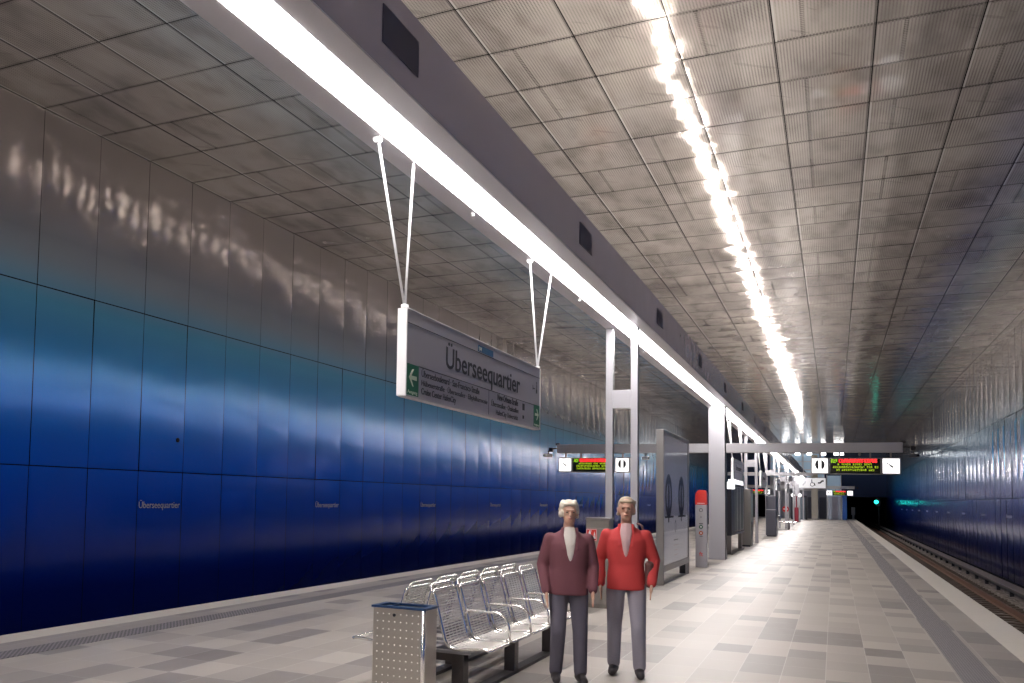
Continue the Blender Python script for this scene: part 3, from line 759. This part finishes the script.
# ------------------------------------------------------------------ fire cabinet at the near frame
t = thing('extinguisher_cabinet', 'slim grey steel fire extinguisher cabinet with a red sign at the near support frame', 'fire cabinet', (-3.15, 13.7, 0))
part('body', lambda b: rbox(b, (-.17, -.14, .0), (.17, .14, 1.30), .008), pm('cabinet_grey', (.24, .22, .20), .4, .4, .06), t)
part('top_plate', lambda b: rbox(b, (-.18, -.15, 1.30), (.18, .15, 1.33), .004), BRONZE, t)
part('door', lambda b: rbox(b, (-.155, -.15, .06), (.155, -.14, 1.18), .003), pm('cabinet_door', (.30, .27, .25), .35, .5, .05), t)
sg = part('fire_sign', lambda b: rbox(b, (-.165, -.158, .985), (-.005, -.15, 1.165), .003), RED, t)
def ext(b):
    box(b, (-.125, -.162, 1.01), (-.095, -.158, 1.12)); box(b, (-.118, -.162, 1.12), (-.102, -.158, 1.14)); box(b, (-.102, -.162, 1.13), (-.078, -.158, 1.138))
    for p in ((-.06, 1.02), (-.045, 1.02), (-.052, 1.07)): prism(b, [(p[0], -.162, p[1]), (p[0] + .025, -.162, p[1]), (p[0] + .012, -.162, p[1] + .06)], (0, .004, 0))
    for a in ((-.160, .99, -.155, 1.16), (-.015, .99, -.010, 1.16)): box(b, (a[0], -.160, a[1]), (a[2], -.157, a[3]))
    box(b, (-.155, -.160, .99), (-.015, -.157, .995)); box(b, (-.155, -.160, 1.155), (-.015, -.157, 1.16))
part('pictogram', ext, WHITEP, sg)

# ------------------------------------------------------------------ glazed information case past the pillar
t = thing('information_case', 'dark framed glazed information case with a lit white header, past the broad pillar', 'information case', (-2.93, 29.9, 0))
part('housing', lambda b: (rbox(b, (-.10, 0, .58), (.10, 1.0, 2.2), .01), rbox(b, (-.10, 1.0, 2.12), (.10, 4.4, 2.2), .005), rbox(b, (-.10, 1.0, .58), (.10, 4.4, .66), .005), rbox(b, (-.10, 4.32, .66), (.10, 4.4, 2.12), .005)), DARK, t)
for yy in (.3, 3.9): part('leg', lambda b: rbox(b, (-.06, yy, 0), (.06, yy + .18, .58), .004), BRONZE, t)
part('base_plate', lambda b: rbox(b, (-.12, .2, 0), (.12, 4.2, .02), .003), DARK, t)
part('lit_header', lambda b: rbox(b, (-.085, 1.02, 2.2), (.085, 4.35, 2.34), .006), LITW, t)
part('lit_sign', lambda b: rbox(b, (-.02, -.05, 2.02), (.16, .5, 2.24), .006), LITW, t)
for k in range(3):
    pp = part('poster', lambda b: box(b, (.0, 1.06 + k * 1.1, .70), (.085, 1.98 + k * 1.1, 2.10)), pm('case_map_print', (.30, .33, .30), .5, grain=.6, scale=6, spec=.2), t)
    part('divider', lambda b: rbox(b, (-.05, 1.99 + k * 1.1, .66), (.095, 2.05 + k * 1.1, 2.12), .003), STEEL, t)
t = thing('steel_cabinet', 'plain grey steel cabinet standing behind the glazed information case', 'cabinet', (-2.93, 35.9, 0))
part('body', lambda b: rbox(b, (-.16, 0, .06), (.2, 1.1, 2.12), .01), BRONZE, t); part('plinth', lambda b: box(b, (-.13, .03, 0), (.17, 1.07, .06)), DARK, t)
part('side_panel', lambda b: rbox(b, (.2, .08, .9), (.205, 1.0, 1.95), .002), pm('case_map_print2', (.6, .66, .62), .3, grain=.3), t)
t = thing('technical_cabinet', 'tall dark grey panelled cabinet beyond the second ladder frame', 'cabinet', (-2.74, 48.0, 0))
part('body', lambda b: rbox(b, (-.235, 0, .05), (.225, 1.2, 1.97), .01), pm('slate_panel', (.11, .11, .135), .35, .4), t)
part('plinth', lambda b: box(b, (-.2, .03, 0), (.2, 1.15, .05)), DARK, t)
part('light_band', lambda b: box(b, (-.236, -.006, 1.28), (.226, .0, 1.32)), GREYP, t)

# far bench, bin and red post
t = thing('far_bench', 'small white-looking bench in the distance beside the technical cabinet', 'bench', (-2.6, 61.5, 0))
part('seat', lambda b: rbox(b, (-.45, 0, .42), (.5, 2.4, .47), .01), BRIGHT, t); part('backrest', lambda b: rbox(b, (-.5, 0, .55), (-.45, 2.4, .86), .01), BRIGHT, t)
for yy in (.2, 2.0): part('leg', lambda b: rbox(b, (.0, yy, 0), (.08, yy + .1, .42), .004), GREYD, t)
for yy in (.3, 1.9): part('back_bracket', lambda b: rbox(b, (-.48, yy, .42), (-.45, yy + .05, .58), .003), GREYD, t)
t = thing('no_entry_sign', 'tiny round red no-entry sign on a post near the far bench', 'sign', (-3.1, 71.0, 0))
part('post', lambda b: cyl(b, (0, 0, .55), (0, 0, 1), .04, 1.1, 12), GREYD, t)
part('disc', lambda b: cyl(b, (0, -.05, 1.22), (0, 1, 0), .22, .02, 28), RED, t); part('bar', lambda b: box(b, (-.14, -.068, 1.19), (.14, -.058, 1.26)), WHITEP, t)
t = thing('red_post', 'dark red slender post with two small white lamps in the distance', 'post', (-2.97, 89.0 - .9, 0))
part('shaft', lambda b: (rbox(b, (-.16, -.05, 0), (.16, .05, 1.3), .02), rbox(b, (-.05, -.04, 1.3), (.05, .04, 2.3), .01)), pm('dark_red', (.25, .012, .03), .5), t)
for xx in (-.28, .28): part('lamp', lambda b: ell(b, (xx, 0, 2.36), (.15, .12, .15)), LITW, t)
part('arm', lambda b: rbox(b, (-.28, -.02, 2.28), (.28, .02, 2.32), .004), GREYD, t)

# pictogram sign over the way out
t = thing('exit_pictogram_sign', 'wide pale sign with stairs, wheelchair and escalator pictograms over the far way out', 'sign', (-1.4, 73.0, 2.80))
part('board', lambda b: rbox(b, (-.87, -.06, 0), (.87, .06, .71), .01), pm('pale_sign', (.62, .62, .66), .4, emit=(1, 1, 1), es=.35), t)
f = -.066
def wheel(b):
    tube(b, [(.0 + .13 * math.cos(a), f, .24 + .13 * math.sin(a)) for a in [PI * .6 + 1.5 * PI * k / 14 for k in range(15)]], .022, 6)
    tube(b, [(-.04, f, .60), (-.02, f, .36), (.12, f, .34), (.18, f, .16)], .035, 6)
part('wheelchair_pictogram', wheel, INK, t)
part('stairs_pictogram', lambda b: tube(b, [(-.66, f, .2), (-.56, f, .2), (-.56, f, .32), (-.47, f, .32), (-.47, f, .46)], .014, 5), INK, t)
part('escalator_pictogram', lambda b: tube(b, [(.36, f, .36), (.52, f, .36), (.64, f, .5), (.74, f, .5)], .055, 6), INK, t)
part('hanger', lambda b: (box(b, (-.6, -.02, .71), (-.56, .02, ZC - 2.8 - .02)), box(b, (.56, -.02, .71), (.6, .02, ZC - 2.8 - .02))), GREYP, t)

# ------------------------------------------------------------------ the far end: lift, glass, doors
FG = pm('pale_blue_glazing', (.34, .46, .58), .12, .3, emit=(.35, .5, .65), es=.25)
LAMPW = pm('far_ceiling_lamp', (1, 1, 1), .5, emit=(1, 1, 1), es=6)
t = thing('glass_lift', 'tall pale glazed lift shaft at the far end of the platform', 'lift', (0, 110, 0))
part('shaft_glass', lambda b: rbox(b, (-.66, 0, 2.5), (.68, 2.2, 4.75), .02), FG, t)
part('door', lambda b: rbox(b, (-.22, -.03, 0), (.36, .02, 2.5), .01), pm('lift_door_grey', (.20, .20, .25), .3, .5), t)
part('door_frame', lambda b: (rbox(b, (-.66, 0, 0), (-.22, .3, 2.5), .02), rbox(b, (.36, 0, 0), (.68, .3, 2.5), .02)), pm('lift_frame', (.42, .47, .58), .2, .6), t)
part('corner_post', lambda b: [box(b, (x - .03, -.03, 0), (x + .03, .05, 4.8)) for x in (-.68, .68)], WHITEP, t)
t = thing('blue_panel', 'narrow bright blue upright panel to the right of the far lift', 'panel', (1.0, 110, 0))
part('board', lambda b: rbox(b, (-.22, 0, 0), (.22, .2, 2.9), .02), pm('bright_blue', (.02, .13, .50), .3), t)
part('rim', lambda b: box(b, (-.25, -.02, 0), (-.22, .22, 2.95)), WHITEP, t)
t = thing('stone_column', 'beige square column in front of the far dark doors', 'column', (-1.83, 108, 0))
part('shaft', lambda b: rbox(b, (-.34, -.3, 0), (.30, .3, 6.9), .02), pm('beige_concrete', (.36, .33, .28), .7, 0, .1), t)
part('base', lambda b: rbox(b, (-.37, -.33, 0), (.33, .33, .1), .01), GREYD, t)
t = thing('dark_doorway', 'dark framed glass doorway left of the beige column', 'doorway', (-3.3, 104.5, 0))
part('frame', lambda b: (box(b, (-.75, 0, 0), (-.6, .3, 2.5)), box(b, (.6, 0, 0), (.8, .3, 2.5)), box(b, (-.6, 0, 2.3), (.6, .3, 2.5)), box(b, (-.02, .05, 0), (.05, .15, 2.3))), DARK, t)
part('glass', lambda b: (box(b, (-.6, .08, 0), (-.02, .12, 2.3)), box(b, (.05, .08, 0), (.6, .12, 2.3))), pm('door_glass_far', (.22, .27, .32), .1, .4), t)
t = thing('service_room', 'grey panelled block under the far glazed gallery', 'building', (0, 112.3, 0))
part('wall', lambda b: box(b, (-6.5, 0, 0), (-.7, 4, 3.3)), pm('grey_blue_panel', (.22, .23, .27), .4, .2, .05, scale=1), t)
part('door', lambda b: (box(b, (-1.45, -.04, 0), (-.8, 0, 2.4))), pm('slate_door', (.07, .07, .10), .4), t)
part('door', lambda b: (box(b, (-2.7, -.04, 0), (-2.2, 0, 2.4))), pm('slate_door', (.07, .07, .10), .4), t)
part('cornice', lambda b: box(b, (-6.55, -.08, 3.1), (-.65, 0, 3.3)), GREYP, t)
t = thing('glazed_gallery', 'pale blue glazed gallery above the far end of the platform', 'gallery', (0, 112.0, 0))
part('glazing', lambda b: [box(b, (-6.4 + 1.1 * k, 0, 4.6 + .9 * j), (-5.38 + 1.1 * k, .05, 5.42 + .9 * j)) for k in range(5) for j in range(3)], FG, t)
part('glazing_bar', lambda b: ([box(b, (-6.48 + 1.1 * k, -.03, 4.5), (-6.40 + 1.1 * k, .08, 7.4)) for k in range(6)], [box(b, (-6.4, -.03, 4.5 + .9 * j), (-.9, .08, 4.6 + .9 * j)) for j in range(4)]), GREYP, t)
part('floor_edge', lambda b: box(b, (-6.5, .0, 3.3), (-.7, 4, 4.5)), GREYP, t)
lp = None
for k, (xx, zz) in enumerate(((-3.6, 7.2), (-2.4, 7.2), (-1.0, 7.2), (.25, 7.2), (.75, 7.2), (-4.6, 5.9), (-4.9, 6.6))):
    if lp is None:
        lp = thing('ceiling_lamp', 'small white lamp shining above the far glazed gallery', 'lamp', (xx, 111.4, zz), 0, 'small lamps over the far gallery')
        part('lens', lambda b: rbox(b, (-.24, 0, -.14), (.24, .12, .14), .02), LAMPW, lp); part('bracket', lambda b: box(b, (-.03, .12, -.03), (.03, .6, .03)), GREYD, lp)
    else: dup(lp, (xx, 111.4, zz))
t = thing('tunnel_signal', 'green railway signal lamp glowing at the mouth of the right tunnel', 'signal', (4.05, 112.0, 0))
part('post', lambda b: cyl(b, (.25, .1, .2), (0, 0, 1), .05, 2.7, 12), DARK, t)
part('housing', lambda b: rbox(b, (-.02, 0, 1.5), (.40, .2, 2.35), .03), DARK, t)
part('green_lens', lambda b: ell(b, (.02, -.05, 2.0), (.20, .10, .20)), pm('green_signal', (0, .3, .25), .4, emit=(.02, 1.0, .75), es=5), t)
t = thing('buffer_post', 'small pale marker post at the mouth of the far right tunnel', 'marker', (2.0, 121.0, -1.14))
part('post', lambda b: rbox(b, (-.12, 0, 0), (.12, .1, 2.3), .02), GREYP, t); part('plate', lambda b: rbox(b, (-.2, -.02, 1.6), (.2, 0, 2.5), .01), GREYP, t)

# ------------------------------------------------------------------ people
def capsule(bm, a, b, ra, rb, n=14):
    a, b = Vector(a), Vector(b); pts = []; rr = []
    for k in range(-3, 1):
        s = k / 3; pts.append(a + (b - a).normalized() * ra * s * .999); rr.append(ra * math.sqrt(max(0.0, 1 - s * s)) + 1e-4)
    for k in range(1, 5): s = k / 5; pts.append(a.lerp(b, s)); rr.append(ra + (rb - ra) * s)
    for k in range(0, 4):
        s = k / 3; pts.append(b + (b - a).normalized() * rb * s * .999); rr.append(rb * math.sqrt(max(0.0, 1 - s * s)) + 1e-4)
    tube(bm, pts, .01, n, rr=rr)
def chain(bm, pts, rad):
    for i in range(len(pts) - 1): capsule(bm, pts[i], pts[i + 1], rad[i], rad[i + 1])
def loft(bm, rings, n=28):
    R_ = []
    for (c, rx, ry) in rings:
        R_.append([bm.verts.new((c[0] + rx * math.copysign(abs(math.cos(a)) ** .85, math.cos(a)), c[1] + ry * math.copysign(abs(math.sin(a)) ** .85, math.sin(a)), c[2])) for a in [2 * PI * k / n for k in range(n)]])
    for A, B in zip(R_, R_[1:]):
        for k in range(n): bm.faces.new((A[k], A[(k + 1) % n], B[(k + 1) % n], B[k]))
    bm.faces.new(R_[0][::-1]); bm.faces.new(R_[-1])
def fuse(name, bm, mat, parent, vox=.011, smooth=6):
    o = obj(name, bm, mat, parent)
    r = o.modifiers.new('fuse', 'REMESH'); r.mode = 'VOXEL'; r.voxel_size = vox; r.use_smooth_shade = True
    s = o.modifiers.new('smooth', 'SMOOTH'); s.iterations = smooth; s.factor = .5
    return o
def person(loc, rz, label, H, J, skin, jacket, trousers, shirt, hair, hairstyle, bag=None):
    """J: joints in the figure's own frame, facing -y, x to the figure's left; heights in units of H"""
    t = thing('person', label, 'person', loc, rz)
    P = {k: Vector(v) * H for k, v in J.items()}
    k_ = H / 1.7
    b = bmesh.new()
    chain(b, [P['pel'], P['waist'], P['chest'], P['neck0']], [.10 * k_, .095 * k_, .10 * k_, .055 * k_])
    ell(b, P['chest'] + Vector((0, .01, .02)), (.15 * k_, .09 * k_, .13 * k_)); ell(b, P['pel'], (.135 * k_, .09 * k_, .09 * k_))
    chain(b, [P['neck0'], P['neck1']], [.052 * k_, .05 * k_])
    hc = P['head']; ell(b, hc + Vector((0, .012, .02)) * k_, (.073 * k_, .09 * k_, .10 * k_), 20, 14); ell(b, hc + Vector((0, -.02, -.055)) * k_, (.052 * k_, .06 * k_, .058 * k_), 16, 10)
    # face: nose, brow, chin, ears, lips
    chain(b, [hc + Vector((0, -.080, .015)) * k_, hc + Vector((0, -.100, -.018)) * k_], [.008 * k_, .013 * k_])
    ell(b, hc + Vector((0, -.078, .030)) * k_, (.045 * k_, .012 * k_, .009 * k_), 12, 6)
    ell(b, hc + Vector((0, -.079, -.047)) * k_, (.022 * k_, .010 * k_, .008 * k_), 10, 6)
    for s in (-1, 1): ell(b, hc + Vector((s * .076, .012, 0)) * k_, (.010 * k_, .020 * k_, .032 * k_), 10, 8)
    for s, n in ((1, 'l'), (-1, 'r')):
        sh, el_, wr_, ha = P['sh' + n], P['el' + n], P['wr' + n], P['ha' + n]
        chain(b, [sh + Vector((-s * .015, 0, -.02 * k_)), el_, wr_], [.044 * k_, .038 * k_, .027 * k_])
        d = (ha - wr_).normalized(); side = Vector((0, -1, 0)); side = (side - d * side.dot(d)).normalized(); nrm = d.cross(side)
        palm = wr_ + d * .05 * k_
        ell(b, palm, (.016 * k_, .038 * k_, .046 * k_), 14, 10, Matrix((nrm, side, d)).transposed())
        for q, (o_, L, cu) in enumerate(((-.028, .068, .25), (-.010, .078, .3), (.009, .074, .35), (.027, .058, .4))):
            base = wr_ + d * .082 * k_ - side * o_ * k_
            m1 = base + (d * math.cos(cu) - nrm * s * math.sin(cu) * 0 + side * 0) * L * .5 * k_ + Vector((0, -.006, 0)) * k_
            m2 = m1 + (d * math.cos(cu * 2) + side * math.sin(cu * 2) * .3) * L * .5 * k_
            chain(b, [base, m1, m2], [.0088 * k_, .0082 * k_, .007 * k_])
        th = wr_ + d * .025 * k_ + side * .026 * k_
        chain(b, [th, th + (side * .8 + d * .6) * .032 * k_, th + (side * .75 + d * 1.5) * .045 * k_], [.012 * k_, .010 * k_, .008 * k_])
        hp, kn, an, to = P['hp' + n], P['kn' + n], P['an' + n], P['to' + n]
        chain(b, [hp, kn, an], [.075 * k_, .050 * k_, .034 * k_])
    fuse('body', b, skin, t, .0058, 3)
    # trousers
    b = bmesh.new(); px = P['pel'].x
    loft(b, [((px, .0, P['pel'].z + .10 * k_), .148 * k_, .112 * k_), ((px, .005, P['pel'].z), .168 * k_, .122 * k_), ((px, .005, P['hpl'].z - .03 * k_), .160 * k_, .118 * k_)])
    for n in 'lr':
        hp, kn, an = P['hp' + n], P['kn' + n], P['an' + n]
        chain(b, [hp, kn, an + Vector((0, 0, .02)) * k_], [.094 * k_, .070 * k_, .060 * k_])
    fuse('trousers', b, trousers, t, .010, 5)
    for n in 'lr':
        an, to = P['an' + n], P['to' + n]
        b = bmesh.new(); d = (to - an); d.z = 0; d.normalize(); z0 = .048
        c0 = Vector((an.x, an.y, z0)); chain(b, [c0 - d * .045, c0 + d * .03, c0 + d * .15 - Vector((0, 0, .010))], [.044, .044, .036]); 
        chain(b, [c0 + Vector((0, 0, .06)), c0], [.040, .044])
        o = fuse('shoe', b, pm('shoe_leather', (.03, .025, .028), .5), t, .008, 3)
    # jacket: one closed garment with sleeves; the shirt shows between its open edges
    cz, wz, pz, nz = P['chest'].z, P['waist'].z, P['pel'].z, P['neck0'].z; cx0 = P['chest'].x
    b = bmesh.new()
    loft(b, [((cx0, .005, pz - .10 * k_), .182 * k_, .138 * k_), ((cx0, .003, pz), .176 * k_, .134 * k_), ((cx0, 0, wz), .162 * k_, .124 * k_), ((cx0, 0, cz - .05 * k_), .178 * k_, .132 * k_),
             ((cx0, .003, cz + .05 * k_), .188 * k_, .128 * k_), ((cx0, .008, nz - .055 * k_), .175 * k_, .105 * k_), ((cx0, .010, nz - .015 * k_), .128 * k_, .082 * k_), ((cx0, .008, nz + .02 * k_), .070 * k_, .066 * k_), ((cx0, .010, nz + .045 * k_), .066 * k_, .064 * k_)])
    for s, n in ((1, 'l'), (-1, 'r')):
        sh, el_, wr_ = P['sh' + n], P['el' + n], P['wr' + n]
        chain(b, [sh + Vector((-s * .012, 0, -.012 * k_)), el_, wr_ - (wr_ - el_).normalized() * .01], [.066 * k_, .054 * k_, .043 * k_])
        capsule(b, Vector((cx0 + s * .058, -.050, nz + .03 * k_)), Vector((cx0 + s * .055, -.122 * k_, cz + .0)), .020 * k_, .016 * k_)
    fuse('jacket', b, jacket, t, .010, 4)
    b = bmesh.new()
    for i, (zz, hw, yy) in enumerate(((nz + .03 * k_, .060, .062), (nz - .03 * k_, .066, .092), (cz + .05 * k_, .052, .124), (cz - .05 * k_, .034, .130), (wz + .04, .018, .120))):
        if i: capsule(b, Vector((cx0, -last[1] * k_ + .004, last[0])), Vector((cx0, -yy * k_ + .004, zz)), last[2] * .42, hw * .42); capsule(b, Vector((cx0 - last[2] * .5, -last[1] * k_ + .006, last[0])), Vector((cx0 - hw * .5, -yy * k_ + .006, zz)), last[2] * .35, hw * .35); capsule(b, Vector((cx0 + last[2] * .5, -last[1] * k_ + .006, last[0])), Vector((cx0 + hw * .5, -yy * k_ + .006, zz)), last[2] * .35, hw * .35)
        last = (zz, yy, hw)
    fuse('shirt', b, shirt, t, .009, 4)
    # eyes and mouth
    for s in (-1, 1):
        part('eye', lambda b: ell(b, hc + Vector((s * .030, -.0805, .012)) * k_, (.012 * k_, .006 * k_, .006 * k_), 10, 8), pm('eye_dark', (.03, .025, .02), .3), t)
    part('mouth', lambda b: ell(b, hc + Vector((0, -.088, -.047)) * k_, (.021 * k_, .004 * k_, .004 * k_), 10, 6), pm('lips', (.40, .13, .11), .5), t)
    b = bmesh.new(); rs = random.Random(int(H * 1000))
    ell(b, hc + Vector((0, .030, .045)) * k_, (.082 * k_, .090 * k_, .086 * k_), 20, 14)
    if hairstyle == 'full':
        for k in range(110):
            a = rs.uniform(-.25 * PI, 1.25 * PI); zz = rs.uniform(-.05, .10)
            rr_ = math.sqrt(max(.1, 1 - (zz / .14) ** 2))
            ell(b, hc + Vector((math.cos(a) * .080 * rr_, .03 + math.sin(a) * .088 * rr_, zz + .015)) * k_, (.019 * k_,) * 3, 8, 6)
        chain(b, [hc + Vector((-.045, -.062, .082)) * k_, hc + Vector((.045, -.060, .088)) * k_], [.016 * k_, .015 * k_])
    else:
        for k in range(30):
            a = rs.uniform(0, PI); zz = rs.uniform(-.04, .09)
            ell(b, hc + Vector((math.cos(a) * .076, .03 + math.sin(a) * .078, zz)) * k_, (.02 * k_,) * 3, 8, 6)
        chain(b, [hc + Vector((-.045, -.060, .078)) * k_, hc + Vector((.045, -.058, .080)) * k_], [.015 * k_, .014 * k_])
    fuse('hair', b, hair, t, .008, 3)
    if bag: bag(t, P, k_)
    return t
base = dict(pel=(0, 0, .53), waist=(0, 0, .61), chest=(0, .0, .715), neck0=(0, .005, .808), neck1=(0, -.005, .855), head=(0, -.012, .910))
J1 = dict(base, shl=(.106, 0, .776), ell=(.135, .01, .625), wrl=(.120, -.07, .50), hal=(.115, -.10, .42), shr=(-.106, 0, .776), elr=(-.14, .02, .63), wrr=(-.125, -.05, .49), har=(-.12, -.07, .42),
          hpl=(.052, 0, .50), knl=(.062, -.015, .275), anl=(.068, .01, .045), tol=(.075, -.09, .02), hpr=(-.052, 0, .50), knr=(-.058, -.04, .275), anr=(-.062, .03, .045), tor=(-.07, -.09, .02))
J2 = dict(base, shl=(.108, 0, .776), ell=(.15, .02, .635), wrl=(.135, -.07, .51), hal=(.128, -.10, .435), shr=(-.108, 0, .776), elr=(-.145, .015, .63), wrr=(-.135, -.05, .50), har=(-.13, -.07, .42),
          hpl=(.054, 0, .50), knl=(.066, -.045, .275), anl=(.072, -.02, .045), tol=(.08, -.12, .02), hpr=(-.054, 0, .50), knr=(-.062, .0, .275), anr=(-.068, .05, .05), tor=(-.075, -.05, .02))
SKIN = pm('skin', (.56, .33, .24), .5, 0, .06, scale=30); SKIN.node_tree.nodes['Principled BSDF'].inputs['Subsurface Weight'].default_value = .1
HAIRW = pm('pale_grey_hair', (.62, .56, .46), .6, 0, .25, scale=90); HAIRG = pm('sandy_hair', (.36, .28, .19), .6, 0, .3, scale=90)
CLB = pm('burgundy_cloth', (.16, .055, .07), .85, 0, .2, scale=60); CLR = pm('red_cloth', (.52, .045, .045), .8, 0, .15, scale=60)
CLG = pm('slate_cloth', (.11, .10, .13), .9, 0, .2, scale=70); CLV = pm('pale_lilac_cloth', (.30, .28, .33), .9, 0, .15, scale=70)
CLW = pm('cream_cloth', (.66, .60, .55), .85, 0, .1, scale=60); CLP = pm('rose_cloth', (.55, .36, .36), .85, 0, .1, scale=60)
def shoulder_bag(t, P, k_):
    bg = part('shoulder_bag', lambda b: rbox(b, (.17 * k_, -.08, .50 * 1.62), (.25 * k_, .12, .50 * 1.62 + .24), .03, 3), pm('bag_brown', (.13, .05, .045), .6), t)
    part('strap', lambda b: tube(b, [(.21 * k_, .02, .50 * 1.62 + .23), (.20 * k_, .0, 1.2), (.14 * k_, -.0, 1.37), (.10 * k_, .03, 1.39)], .012, 6), pm('bag_brown', (.13, .05, .045), .6), bg)
person((-2.10, 7.95, 0), math.radians(22), 'person with pale grey hair in a burgundy jacket standing in front of the seats', 1.62, J1, SKIN, CLB, CLG, CLW, HAIRW, 'full')
person((-1.72, 8.55, 0), math.radians(10), 'person in a red jacket and pale lilac trousers in front of the support frame', 1.66, J2, SKIN, CLR, CLV, CLP, HAIRG, 'short', shoulder_bag)
